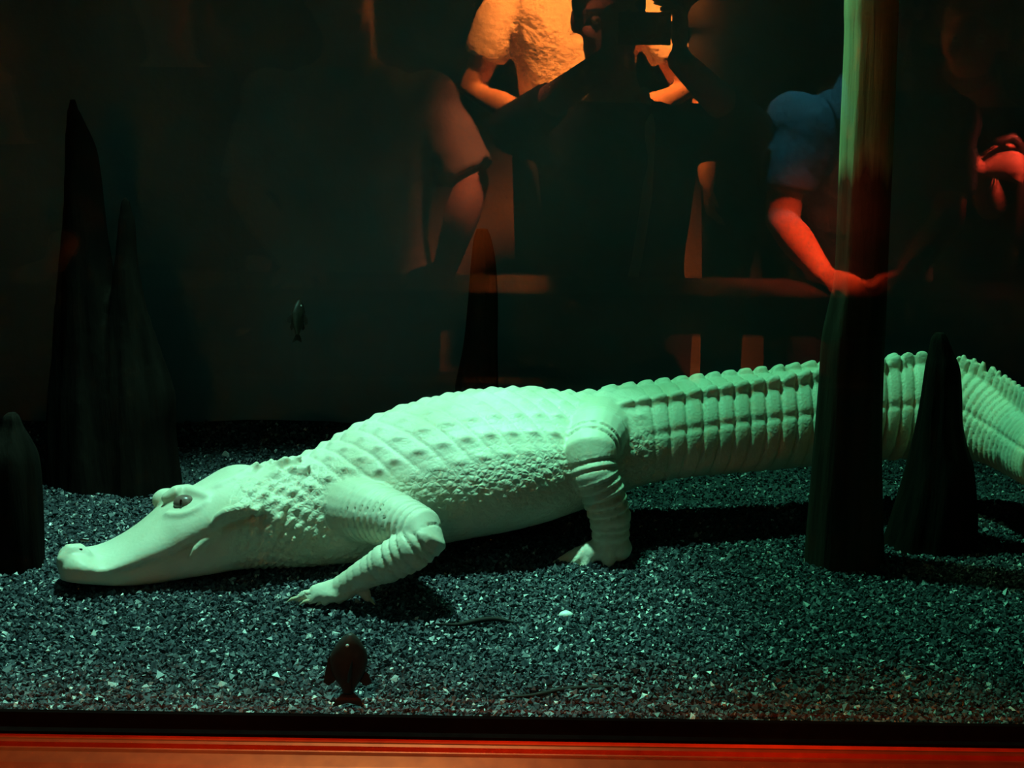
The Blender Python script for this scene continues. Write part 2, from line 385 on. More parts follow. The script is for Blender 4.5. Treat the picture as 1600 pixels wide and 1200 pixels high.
    e_hit, e_n = hit(288, 787); nos_hit = [hit(122, 862)]
    # ---------------- legs: px, py, distance, radius
    def chain(pts): return [at_y(a, b, D(c)) for a, b, c, r in pts], [p[3] for p in pts]
    fore = [(548, 792, 1.885, 0.050), (585, 803, 1.835, 0.041), (625, 814, 1.790, 0.034), (660, 830, 1.752, 0.029), (668, 840, 1.745, 0.027), (645, 858, 1.740, 0.028), (605, 880, 1.742, 0.025), (570, 897, 1.748, 0.020), (545, 911, 1.753, 0.0165), (520, 924, 1.757, 0.014)]
    hind = [(938, 672, 2.020, 0.052), (931, 684, 1.965, 0.044), (923, 708, 1.925, 0.036), (930, 742, 1.912, 0.0315), (944, 775, 1.910, 0.0305), (953, 808, 1.910, 0.029), (954, 838, 1.910, 0.026), (945, 856, 1.905, 0.020)]
    chains = []
    for ch in (fore, hind):
        p, r = chain(ch); mb.tube(p, r, n=20); chains.append((np.array(p), np.array(r)))
    # the far side legs, mirrored across the spine
    def mirror(p):
        out = []
        for q in p:
            i = int(np.argmin(np.linalg.norm(P[:, :2]-q[:2], axis=1))); r = q-P[i]
            out.append(q-2*SD[i]*np.dot(r, SD[i]))
        return np.array(out)
    far_f = mirror(chains[0][0])+np.array([0.02, -0.01, 0]); far_h = mirror(chains[1][0])+np.array([-0.06, -0.03, 0])
    for p, (q, r) in ((far_f, chains[0]), (far_h, chains[1])):
        mb.tube(p, r, n=20); chains.append((p, r))
        foot = p[-1].copy(); foot[2] = 0.012
        for e in (-0.035, -0.012, 0.012, 0.035):
            mb.tube([p[-1], np.array([foot[0]-0.03, foot[1]+e*0.6, 0.014]), np.array([foot[0]-0.065, foot[1]+e, 0.007])], [0.014, 0.010, 0.005], n=10)
    # feet
    def toe(root, tip, r0, r1, arch=0.012):
        a = at_y(*root[:2], D(root[2])); b = at_z(*tip, 0.005); m_ = (a*0.45+b*0.55)+np.array([0, 0, arch*0.3])
        mb.tube([a, m_, b], [r0, (r0+r1)*0.5, r1], n=10)
        return b
    claws = []
    for tip in ((463, 936), (483, 940), (508, 941), (530, 938)): claws.append((toe((528, 919, 1.755), tip, 0.014, 0.0055), (-1, -0.1)))
    claws.append((toe((552, 908, 1.748), (576, 936), 0.0125, 0.006), (0.6, -0.5)))
    mb.ball(at_y(522, 925, D(1.755)), (0.030, 0.020, 0.012))
    for tip in ((873, 878), (891, 883), (914, 885)): claws.append((toe((934, 856, 1.905), tip, 0.0125, 0.0058), (-1, -0.2)))
    claws.append((toe((955, 856, 1.895), (950, 885), 0.013, 0.007), (-0.4, -0.8)))
    mb.ball(at_y(935, 860, D(1.905)), (0.026, 0.020, 0.013)); mb.ball(at_y(968, 857, D(1.905)), (0.018, 0.020, 0.018))
    me = remeshed(mb, 'alligator', 0.0029, 3)
    # ---------------- scales pressed into the skin
    n = len(me.vertices); co = np.empty(n*3, np.float32); me.vertices.foreach_get('co', co); co = co.reshape(-1, 3).astype(float)
    nr = np.empty(n*3, np.float32); me.vertices.foreach_get('normal', nr); nr = nr.reshape(-1, 3).astype(float)
    idx = np.empty(n, int)
    for a in range(0, n, 20000):
        d2 = ((co[a:a+20000, None, :]-P[None])**2).sum(2); idx[a:a+20000] = d2.argmin(1)
    rel = co-P[idx]; ds = (rel*T[idx]).sum(1); sv = s[idx]+ds
    lx = (rel*SD[idx]).sum(1); lz = (rel*UP[idx]).sum(1)
    hw = S[idx, 3]; hu = S[idx, 4]; hl = S[idx, 5]
    th = np.arctan2(lx/hw, np.where(lz >= 0, lz/hu, lz/hl))     # 0 = top of the back, +pi/2 = near flank
    rad = np.sqrt((lx/hw)**2+(np.where(lz >= 0, lz/hu, lz/hl))**2)
    arc = np.abs(th)*(hw+hu)*0.5
    # legs
    dl = np.full(n, 9.0); tl = np.zeros(n); inner = np.zeros(n)
    for p, r in chains:
        cum = 0
        for i in range(len(p)-1):
            e = p[i+1]-p[i]; L = np.linalg.norm(e); t = np.clip(((co-p[i])@e)/(L*L), 0, 1)
            dist = np.linalg.norm(co-(p[i]+t[:, None]*e), axis=1)-(r[i]+(r[i+1]-r[i])*t)
            m_ = dist < dl; dl[m_] = dist[m_]; tl[m_] = cum+t[m_]*L; cum += L
    on_leg = np.clip(((rad-1)*np.minimum(hw, hu)-np.maximum(dl, -0.01))/0.012+0.35, 0, 1)*(dl < 0.016)
    snout_s = 0.0
    xh = at_y(405, 760, D(1.88))[0]
    on_head = np.clip((xh-co[:, 0])/0.03, 0, 1)
    tailw = np.clip((sv-s_tail-0.0)/0.05, 0, 1)*(1-on_leg)
    back = np.clip((1.15-np.abs(th))*4, 0, 1)
    body = (1-tailw)*(1-on_leg)*(1-on_head)
    disp = np.zeros(n); stain = np.zeros(n)
    def groove(u, width):                   # u in periods; 1 in the groove
        f = np.abs(u-np.round(u)); return np.exp(-(f/width)**2)
    # body: oblique rows of keeled scutes on the back, small round scales on the flank
    pitch = 0.031
    slant = sv-0.50*arc
    u = slant/pitch; v = arc/0.034+0.5
    disp -= body*back*0.0021*groove(u, 0.085)
    disp -= body*back*0.0006*groove(v, 0.10)
    fu = u-np.floor(u)-0.55; fv = v-np.floor(v)-0.5
    keel = np.exp(-(fu/0.26)**2-(fv/0.17)**2)*np.where(arc < 0.165, 1, 0)
    kamp = np.clip((sv-0.02)/0.1, 0.4, 1)
    disp += body*back*kamp*0.0042*keel
    st_n = np.exp(-((fu-0.05)/0.20)**2-((fv-0.05)/0.16)**2)
    stain = np.maximum(stain, body*back*st_n*(np.floor(v) >= 3)*(np.floor(v) <= 4)*1.0)
    flank = body*np.clip((np.abs(th)-1.0)*5, 0, 1)*np.clip((2.5-np.abs(th))*3, 0, 1)
    u2 = slant/0.017; v2 = arc/0.015+0.5*(np.floor(u2) % 2)
    disp -= flank*0.0012*np.maximum(groove(u2, 0.16), groove(v2, 0.16))
    # deep creases of the skin behind the jaw and around the shoulder
    neckw = body*np.clip(1-(sv-0.06)/0.16, 0, 1)*np.clip((np.abs(th)-0.35)*4, 0, 1)
    u3 = (sv+0.55*arc)/0.016; v3 = arc/0.017+0.5*(np.floor(u3) % 2)
    f3 = np.exp(-((u3-np.floor(u3)-0.5)/0.33)**2-((v3-np.floor(v3)-0.5)/0.33)**2)
    disp += neckw*(0.0050*f3-0.0015)
    # tail: whorls of tall plates in three bands
    pt = ring_pitch*np.where((sv-s_tail)/(s[-1]-s_tail) < 0.45, 1, 0.62)
    tu = (sv-s_tail+0.16*np.abs(lz-0.0)*np.sign(lz)*-1)/pt
    tg = groove(tu, 0.10)
    disp -= tailw*0.0044*tg
    zb = lz/np.where(lz >= 0, hu, hl)
    band = np.exp(-((zb-0.42)/0.06)**2)
    disp -= tailw*0.0028*band*(np.abs(lx) > 0.3*hw)
    fb = tu-np.floor(tu)-0.5
    disp += tailw*0.0014*np.clip(1-(fb/0.5)**2, 0, 1)
    # legs: overlapping ring folds
    lu = tl/0.0125; saw = lu-np.floor(lu)
    disp += on_leg*(dl < 0.01)*(0.0036*saw**1.5-0.0030*groove(lu, 0.13))*np.clip((0.29-tl)/0.03, 0.25, 1)*np.clip((tl-0.03)/0.04, 0, 1)
    # belly scutes
    belly = (1-on_leg)*(1-on_head)*np.clip((np.abs(th)-2.4)*5, 0, 1)
    disp -= belly*0.0012*np.maximum(groove(sv/0.028, 0.1), groove(lx/0.028, 0.1))
    co2 = co+nr*disp[:, None]
    # gravel contact: flatten anything that sank below the bed
    co2[:, 2] = np.maximum(co2[:, 2], -0.006)
    me.vertices.foreach_set('co', co2.reshape(-1).astype(np.float32)); me.update()
    at = me.attributes.new('stain', 'FLOAT', 'POINT'); at.data.foreach_set('value', np.clip(stain, 0, 1).astype(np.float32))
    gr = me.attributes.new('grain', 'FLOAT', 'POINT'); gr.data.foreach_set('value', np.clip(0.35-0.2*on_head+flank+neckw-0.2*on_leg, 0.1, 1).astype(np.float32))
    # skin material
    m = bpy.data.materials.new('white reptile skin'); m.use_nodes = True; nt = m.node_tree; b = nt.nodes['Principled BSDF']
    tc = nt.nodes.new('ShaderNodeTexCoord')
    no = nt.nodes.new('ShaderNodeTexNoise'); no.inputs['Scale'].default_value = 14; no.inputs['Detail'].default_value = 6
    rp = nt.nodes.new('ShaderNodeValToRGB'); rp.color_ramp.elements[0].position = 0.3; rp.color_ramp.elements[1].position = 0.75
    rp.color_ramp.elements[0].color = (0.60, 0.565, 0.42, 1); rp.color_ramp.elements[1].color = (0.76, 0.73, 0.60, 1)
    mx = nt.nodes.new('ShaderNodeMix'); mx.data_type = 'RGBA'; mx.inputs['B'].default_value = (0.20, 0.13, 0.09, 1)
    a1 = nt.nodes.new('ShaderNodeAttribute'); a1.attribute_name = 'stain'
    n3 = nt.nodes.new('ShaderNodeTexNoise'); n3.inputs['Scale'].default_value = 9; n3.inputs['Detail'].default_value = 3
    mr = nt.nodes.new('ShaderNodeMapRange'); mr.inputs[1].default_value = 0.36; mr.inputs[2].default_value = 0.62
    mu = nt.nodes.new('ShaderNodeMath'); mu.operation = 'MULTIPLY'
    vo = nt.nodes.new('ShaderNodeTexVoronoi'); vo.feature = 'DISTANCE_TO_EDGE'; vo.inputs['Scale'].default_value = 140
    bp = nt.nodes.new('ShaderNodeBump'); bp.inputs['Strength'].default_value = 0.55; bp.inputs['Distance'].default_value = 0.004
    a2 = nt.nodes.new('ShaderNodeAttribute'); a2.attribute_name = 'grain'
    mv = nt.nodes.new('ShaderNodeMath'); mv.operation = 'MULTIPLY'
    L = nt.links.new
    L(tc.outputs['Object'], no.inputs['Vector']); L(tc.outputs['Object'], vo.inputs['Vector']); L(tc.outputs['Object'], n3.inputs['Vector'])
    L(no.outputs['Fac'], rp.inputs['Fac']); L(rp.outputs['Color'], mx.inputs['A'])
    L(n3.outputs['Fac'], mr.inputs[0]); L(mr.outputs[0], mu.inputs[0]); L(a1.outputs['Fac'], mu.inputs[1]); L(mu.outputs[0], mx.inputs['Factor'])
    L(mx.outputs['Result'], b.inputs['Base Color'])
    L(vo.outputs['Distance'], mv.inputs[0]); L(a2.outputs['Fac'], mv.inputs[1]); L(mv.outputs[0], bp.inputs['Height']); L(bp.outputs['Normal'], b.inputs['Normal'])
    b.inputs['Roughness'].default_value = 0.5; b.inputs['Specular IOR Level'].default_value = 0.35
    base = Vector((float(P[120, 0]), float(P[120, 1]), 0.0))
    root = empty('alligator', base)
    tag(root, 'white albino alligator walking on dark gravel with its snout lowered', 'alligator')
    def part(name, mesh, mt):
        o = link(name, mesh, mt, root); o.matrix_parent_inverse = Matrix.Translation(-base); return o
    part('body', me, m)
    # eye with slit pupil, set between the lids
    M_EYE = mat('pale pink eye', (0.20, 0.12, 0.10), 0.3, 0.35, noise=(200, (0.12, 0.07, 0.06)))
    M_PUPIL = mat('pupil', (0.03, 0.008, 0.008), 0.1, 0.6, noise=(100, (0.02, 0.006, 0.006)))
    fw = np.array([0.26, -0.95, 0.15]); e = e_hit-fw*0.0065
    eye = part('eye', MB().ball(e, (0.0155, 0.012, 0.0115)).mesh('eye'), M_EYE)
    pu = link('pupil', MB().ball(e+np.array([-0.001, -0.0108, 0.002]), (0.0022, 0.0020, 0.0070)).mesh('pupil'), M_PUPIL); pu.parent = eye
    e2 = at_y(268, 790, D(1.893)); eye2 = part('eye', MB().ball(e2, (0.0155, 0.010, 0.0115)).mesh('eye'), M_EYE)
    # nostril slit, claws, teeth
    M_CLAW = mat('pale claw', (0.62, 0.55, 0.38), 0.4, 0.4, noise=(80, (0.5, 0.42, 0.28)))
    for c, d in claws:
        dv = np.array([d[0], d[1], 0.0]); dv /= np.linalg.norm(dv)
        part('claw', MB().tube([c-dv*0.004+np.array([0, 0, 0.002]), c+dv*0.006, c+dv*0.012-np.array([0, 0, 0.004])], [0.0035, 0.0026, 0.0008], n=8).mesh('claw'), M_CLAW)
    for dy in (0.0, 0.024):
        c = nos_hit[0][0]+np.array([0.000, dy, 0.0035+0.004*(dy > 0)])
        part('nostril', MB().tube([c+np.array([-0.004, 0, 0.000]), c+np.array([0.004, 0.001, -0.001])], [0.0020, 0.002], n=8).mesh('nostril'), M_PUPIL)
    print('alligator verts', n, 'length', s[-1])
alligator()

# ------------------------------------------------------------------ wood in the tank
def wood_material(name, dark, mid, pale=None, line=0.56):
    m = bpy.data.materials.new(name); m.use_nodes = True; nt = m.node_tree; b = nt.nodes['Principled BSDF']; L = nt.links.new
    tc = nt.nodes.new('ShaderNodeTexCoord'); mp = nt.nodes.new('ShaderNodeMapping'); mp.inputs['Scale'].default_value = (28, 28, 2.2)
    n = nt.nodes.new('ShaderNodeTexNoise'); n.inputs['Scale'].default_value = 1.6; n.inputs['Detail'].default_value = 7
    r = nt.nodes.new('ShaderNodeValToRGB'); r.color_ramp.elements[0].position = 0.3; r.color_ramp.elements[1].position = 0.7
    r.color_ramp.elements[0].color = (*dark, 1); r.color_ramp.elements[1].color = (*mid, 1)
    L(tc.outputs['Object'], mp.inputs['Vector']); L(mp.outputs['Vector'], n.inputs['Vector']); L(n.outputs['Fac'], r.inputs['Fac'])
    colr = r.outputs['Color']
    if pale:                                # light on the upper wood painted as pale colour, dark colour below
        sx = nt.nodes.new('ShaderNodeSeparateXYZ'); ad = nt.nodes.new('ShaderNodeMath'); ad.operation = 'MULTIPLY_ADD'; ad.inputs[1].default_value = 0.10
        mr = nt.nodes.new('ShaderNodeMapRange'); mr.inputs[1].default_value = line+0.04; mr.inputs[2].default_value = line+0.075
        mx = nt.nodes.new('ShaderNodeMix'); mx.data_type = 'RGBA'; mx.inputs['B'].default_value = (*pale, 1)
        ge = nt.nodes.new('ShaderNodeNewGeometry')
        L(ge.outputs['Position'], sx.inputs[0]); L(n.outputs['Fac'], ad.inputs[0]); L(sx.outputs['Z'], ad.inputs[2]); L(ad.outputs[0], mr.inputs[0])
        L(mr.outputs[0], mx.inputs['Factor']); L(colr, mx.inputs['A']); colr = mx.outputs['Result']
    L(colr, b.inputs['Base Color'])
    bp = nt.nodes.new('ShaderNodeBump'); bp.inputs['Strength'].default_value = 0.7; bp.inputs['Distance'].default_value = 0.008
    L(n.outputs['Fac'], bp.inputs['Height']); L(bp.outputs['Normal'], b.inputs['Normal'])
    b.inputs['Roughness'].default_value = 0.95; b.inputs['Specular IOR Level'].default_value = 0.04
    return m
M_POST = wood_material('trunk painted lit top', (0.020, 0.014, 0.011), (0.045, 0.032, 0.024), (0.36, 0.30, 0.17), 0.565)
M_KNEE = wood_material('cypress knee bark', (0.005, 0.0035, 0.003), (0.014, 0.010, 0.008))

def trunk_rings(outline, d, seed, flute=0.10, lobes=7, n=40, m=60, depth=0.85):
    """outline rows: photo row, left edge, right edge; d = distance from camera"""
    r_ = np.random.default_rng(seed); ph = r_.uniform(0, 6.28, 6)
    rows = []
    for py, xl, xr in outline:
        a, b = at_y(xl, py, d+CAM[1]), at_y(xr, py, d+CAM[1]); c = (a+b)/2
        rows.append((c[0], c[1], c[2], (b[0]-a[0])/2))
    R = resample(rows, m); rings = []
    for i in range(m):
        x, y, z, rad = R[i]; rad = max(rad, 0.003); t = i/(m-1); ring = []
        for a in np.linspace(0, 2*math.pi, n, endpoint=False):
            k = 1+flute*(0.55*math.sin(lobes*a+ph[0]+1.5*t)+0.35*math.sin((lobes*2-1)*a+ph[1]-2*t)+0.3*math.sin(3*a+ph[2]+9*t))
            ring.append(np.array([x+rad*k*math.cos(a), y+rad*k*depth*math.sin(a), z]))
        rings.append(ring)
    return rings
def wood_thing(name, label, outs, mt, seed, **kw):
    mb = MB()
    for o_, d in outs: mb.rings(trunk_rings(o_, d, seed, **kw)); seed += 1
    if len(outs) > 1: me = remeshed(mb, name, 0.006, 2)
    else: me = mb.mesh(name)
    ob = link(name, me, mt); tag(ob, label, "tree stump" if 'stump' in name or 'knee' in name else 'tree trunk'); return ob
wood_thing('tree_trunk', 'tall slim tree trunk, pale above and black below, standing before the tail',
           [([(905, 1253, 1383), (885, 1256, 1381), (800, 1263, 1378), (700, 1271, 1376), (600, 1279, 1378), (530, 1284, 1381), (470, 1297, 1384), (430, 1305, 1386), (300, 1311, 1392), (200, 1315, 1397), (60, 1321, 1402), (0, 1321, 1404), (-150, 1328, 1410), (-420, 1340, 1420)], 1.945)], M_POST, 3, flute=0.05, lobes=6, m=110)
wood_thing('cypress_knee', 'pointed dark cypress knee in front of the raised tail',
           [([(862, 1378, 1532), (845, 1386, 1526), (800, 1400, 1528), (740, 1416, 1524), (700, 1424, 1512), (660, 1432, 1504), (620, 1439, 1503), (575, 1446, 1500), (550, 1452, 1490), (530, 1456, 1482), (520, 1462, 1476)], 2.015)], M_KNEE, 5)
wood_thing('cypress_stump', 'short dark round-topped stump beside the alligator snout',
           [([(932, -48, 74), (915, -45, 69), (860, -40, 66), (780, -35, 62), (720, -25, 57), (690, -12, 47), (668, 1, 36), (652, 6, 30), (645, 12, 24)], 1.865)], M_KNEE, 8)
wood_thing('cypress_stump', 'tall dark two-spired stump behind the alligator head',
           [([(830, 60, 285), (790, 78, 272), (700, 84, 262), (620, 85, 240), (560, 88, 215), (480, 90, 190), (400, 95, 172), (330, 100, 163), (280, 102, 158), (230, 103, 150), (185, 104, 130), (155, 107, 118)], 2.25),
            ([(830, 150, 290), (700, 158, 272), (620, 165, 268), (560, 168, 252), (480, 172, 228), (400, 180, 214), (350, 184, 211), (315, 189, 203), (305, 193, 200)], 2.22)], M_KNEE, 12)
wood_thing('cypress_stump', 'slim dark stump rising behind the alligator back',
           [([(790, 690, 800), (740, 700, 792), (660, 708, 783), (600, 715, 779), (540, 726, 777), (470, 732, 777), (410, 736, 774), (375, 740, 768), (358, 745, 762)], 2.36)], M_KNEE, 16)

# ------------------------------------------------------------------ twigs, pebble, fish
M_TWIG = mat('wet black twig', (0.012, 0.010, 0.009), 0.7, 0.2, noise=(60, (0.02, 0.016, 0.013)))
def twig(label, pts, radii):
    p = [at_z(px, py, 0.004+r) for (px, py), r in zip(pts, radii)]
    R = resample([(*q, r) for q, r in zip(p, radii)], 24)
    tag(link('twig', MB().tube(R[:, :3], np.maximum(R[:, 3], 0.0006), n=10).mesh('twig'), M_TWIG), label, 'twig')
twig('long thin crooked black twig lying on the gravel before the glass', [(786, 1089), (830, 1087), (876, 1078), (920, 1074), (968, 1073), (1004, 1068), (1042, 1064)], [0.0012, 0.0024, 0.0030, 0.0026, 0.0022, 0.0018, 0.0008])
twig('short black twig lying on the gravel behind the fish', [(682, 975), (715, 976), (745, 970), (775, 967), (802, 972)], [0.001, 0.0026, 0.0036, 0.003, 0.001])
c = at_z(884, 961, 0.006)
pm = MB().ball(c, (0.0095, 0.007, 0.0055), n=14, m=9).mesh('pebble')
for v in pm.vertices: v.co += Vector((random.uniform(-1, 1), random.uniform(-1, 1), random.uniform(-1, 1)))*0.0006
tag(link('pebble', pm, mat('white quartz', (0.8, 0.8, 0.76), 0.4, 0.4, noise=(90, (0.7, 0.7, 0.66)))), 'single white pebble lying on the dark gravel', 'pebble')

M_FISH = mat('dark fish skin', (0.016, 0.014, 0.012), 0.5, 0.3, noise=(120, (0.028, 0.023, 0.018)))
M_FIN = mat('dark fin', (0.014, 0.012, 0.011), 0.5, 0.3, noise=(150, (0.024, 0.02, 0.016)))
M_FINPALE = mat('pale fin edge', (0.45, 0.48, 0.46), 0.4, 0.4, noise=(150, (0.35, 0.38, 0.36)))
def fish(label, px, py, Y, length, fat, heading, yaw, side_fin, pale=False):
    """local frame: x = nose, y = across, z = back"""
    root = empty('fish', at_y(px, py, Y)); tag(root, label, 'fish')
    mb = MB(); rings = []
    prof = [(-0.36, 0.07, 0.03), (-0.28, 0.10, 0.05), (-0.12, 0.20, 0.09), (0.05, 0.255, 0.115), (0.2, 0.25, 0.12), (0.34, 0.18, 0.10), (0.44, 0.10, 0.065), (0.495, 0.035, 0.03)]
    for x, h, w_ in resample(prof, 22):
        rings.append([np.array([x, w_*fat*math.cos(a), h*math.sin(a)*(1.0 if math.sin(a) > 0 else 0.9)])*length for a in np.linspace(0, 2*math.pi, 20, endpoint=False)])
    mb.rings(rings); body = link('body', mb.mesh('body'), M_FISH, root)
    def fin(name, pts, off, tilt=0.0, th=0.008, mt=M_FIN):
        o = np.array(off, float); ct, st_ = math.cos(tilt), math.sin(tilt); n = len(pts); R = []
        for e in (-1, 1): R.append([(o+np.array([x, e*th*0.5+z*st_, z*ct]))*length for x, z in pts])
        return link(name, MB().rings(R).mesh(name, False), mt, root)
    fin('tail_fin', [(0, -0.05), (-0.13, -0.17), (-0.23, -0.20), (-0.17, 0.0), (-0.23, 0.20), (-0.13, 0.17), (0, 0.05)], (-0.33, 0, 0))
    fin('dorsal_fin', [(0.18, 0), (0.10, 0.07), (-0.08, 0.10), (-0.24, 0.12), (-0.30, 0.06), (-0.22, -0.04)], (0.05, 0, 0.21))
    fin('anal_fin', [(0.0, 0), (-0.06, -0.08), (-0.20, -0.13), (-0.24, -0.05), (-0.16, 0.05)], (-0.02, 0, -0.17))
    for s_ in (-1, 1):
        fin('pectoral_fin', [(0.04, 0), (-0.02, 0.10), (-0.12, 0.20), (-0.22, 0.22), (-0.26, 0.14), (-0.16, 0.03)], (0.16, s_*0.10*fat, -0.04), s_*side_fin)
        link('eye', MB().ball(np.array([0.36, s_*0.085*fat, 0.04])*length, 0.024*length, 10, 8).mesh('eye'), M_FINPALE, root)
        if pale: fin('ventral_fin', [(0.05, 0), (0.0, 0.06), (-0.09, 0.14), (-0.12, 0.12), (-0.03, 0.0)], (0.10, s_*0.05*fat, -0.14), s_*1.25, mt=M_FINPALE)
    root.rotation_euler = (0, -heading, yaw)      # heading: nose up angle
    return root
fish('dark fish hanging nose-up close to the glass above the gravel', 546, 1044, 0.042, 0.084, 1.0, math.radians(86), math.radians(12), 1.25)
fish('small dark fish with pale fins in open water beside the slim stump', 466, 500, 0.92, 0.068, 1.0, math.radians(80), math.radians(70), 1.2, True)

# ------------------------------------------------------------------ visitors' hall: viewing step, railing, visitors (seen mirrored in the pane)
slab('floor_step', (TX0-1.0, -3.9, HF), (TX1+1.0, -2.45, HF+0.30), M_HALLFLOOR)
RY, RZ = -1.50, refl(1000, 458, -1.46)[2]
M_RAIL = mat('dark painted rail', (0.018, 0.016, 0.016), 0.45, 0.4, noise=(30, (0.026, 0.022, 0.022)))
rail = empty('railing', (0, RY, HF)); tag(rail, 'dark guard railing the visitors lean on, mirrored in the glass', 'railing')
def rpart(name, mb):
    o = link(name, mb.mesh(name, False), M_RAIL); o.parent = rail; o.matrix_parent_inverse = Matrix.Translation((0, -RY, -HF)); return o
rpart('top_rail', MB().box((-1.9, RY-0.16, RZ-0.085), (1.7, RY+0.05, RZ)))
rpart('lower_panel', MB().box((-1.9, RY-0.012, HF+0.06), (1.7, RY+0.012, RZ-0.20)))
for x in (-1.5, -0.75, 0.0, 0.75, 1.5): rpart('post', MB().box((x-0.025, RY-0.024, HF), (x+0.025, RY+0.024, RZ-0.08)))

M_SKIN = mat('visitor skin', (0.50, 0.30, 0.22), 0.55, 0.3, noise=(25, (0.44, 0.25, 0.18)))
M_EYEW = mat('eye white', (0.7, 0.68, 0.64), 0.2, 0.5, noise=(90, (0.62, 0.58, 0.55)))
def cloth(name, c, k=0.82): return mat(name, c, 0.9, 0.1, noise=(9, tuple(v*k for v in c)), bump=(11, 0.55, 0.03))
M_BLACKCLOTH = cloth('black cloth', (0.014, 0.014, 0.016)); M_TAN = cloth('tan shirt cloth', (0.42, 0.36, 0.30)); M_PALE = cloth('pale shirt cloth', (0.72, 0.66, 0.58))
M_POLO = cloth('blue polo cloth', (0.10, 0.17, 0.22)); M_TROUSER = cloth('dark trouser cloth', (0.02, 0.02, 0.026)); M_SHOE = mat('shoe leather', (0.03, 0.025, 0.022), 0.5, 0.4, noise=(30, (0.02, 0.018, 0.016)))
M_HAIR = mat('dark hair', (0.018, 0.012, 0.009), 0.5, 0.4, noise=(60, (0.03, 0.02, 0.014)), bump=(90, 0.6, 0.01))
M_GREYHAIR = mat('grey hair', (0.16, 0.14, 0.13), 0.6, 0.3, noise=(60, (0.22, 0.2, 0.19)), bump=(90, 0.6, 0.01))

def unit(v): v = np.asarray(v, float); return v/np.linalg.norm(v)
def hand(mb, wrist, d, pn, side, curl, k):
    """palm and five fingers; d = pointing direction, pn = palm normal, side = thumb side"""
    d = unit(d); pn = unit(pn-d*np.dot(pn, d)); sd = unit(side-d*np.dot(side, d)-pn*np.dot(side, pn))
    c0 = wrist+d*0.045*k
    mb.tube([wrist-d*0.01*k, wrist+d*0.03*k, wrist+d*0.075*k], [0.024*k, 0.031*k, 0.035*k], n=14, flat=0.5, up=pn)
    for j, (off, ln) in enumerate(((0.028, 0.070), (0.009, 0.080), (-0.010, 0.074), (-0.028, 0.058))):
        p = wrist+d*0.072*k+sd*off*k; pts = [p]; ang = 0.0
        for q, fr in enumerate((0.45, 0.32, 0.23)):
            ang += curl*(0.5, 0.9, 0.6)[q]
            p = p+(d*math.cos(ang)+pn*math.sin(ang))*ln*fr*k+sd*off*0.12*k; pts.append(p)
        mb.tube(pts, [0.0098*k, 0.0092*k, 0.0085*k, 0.0075*k], n=10)
    p = wrist+d*0.022*k+sd*0.026*k; t1 = unit(d*0.7+sd*0.75+pn*0.3*curl); t2 = unit(d*0.95+sd*0.25+pn*0.7*curl)
    mb.tube([p, p+t1*0.034*k, p+t1*0.034*k+t2*0.028*k, p+t1*0.034*k+t2*0.05*k], [0.0135*k, 0.0115*k, 0.0102*k, 0.009*k], n=10)

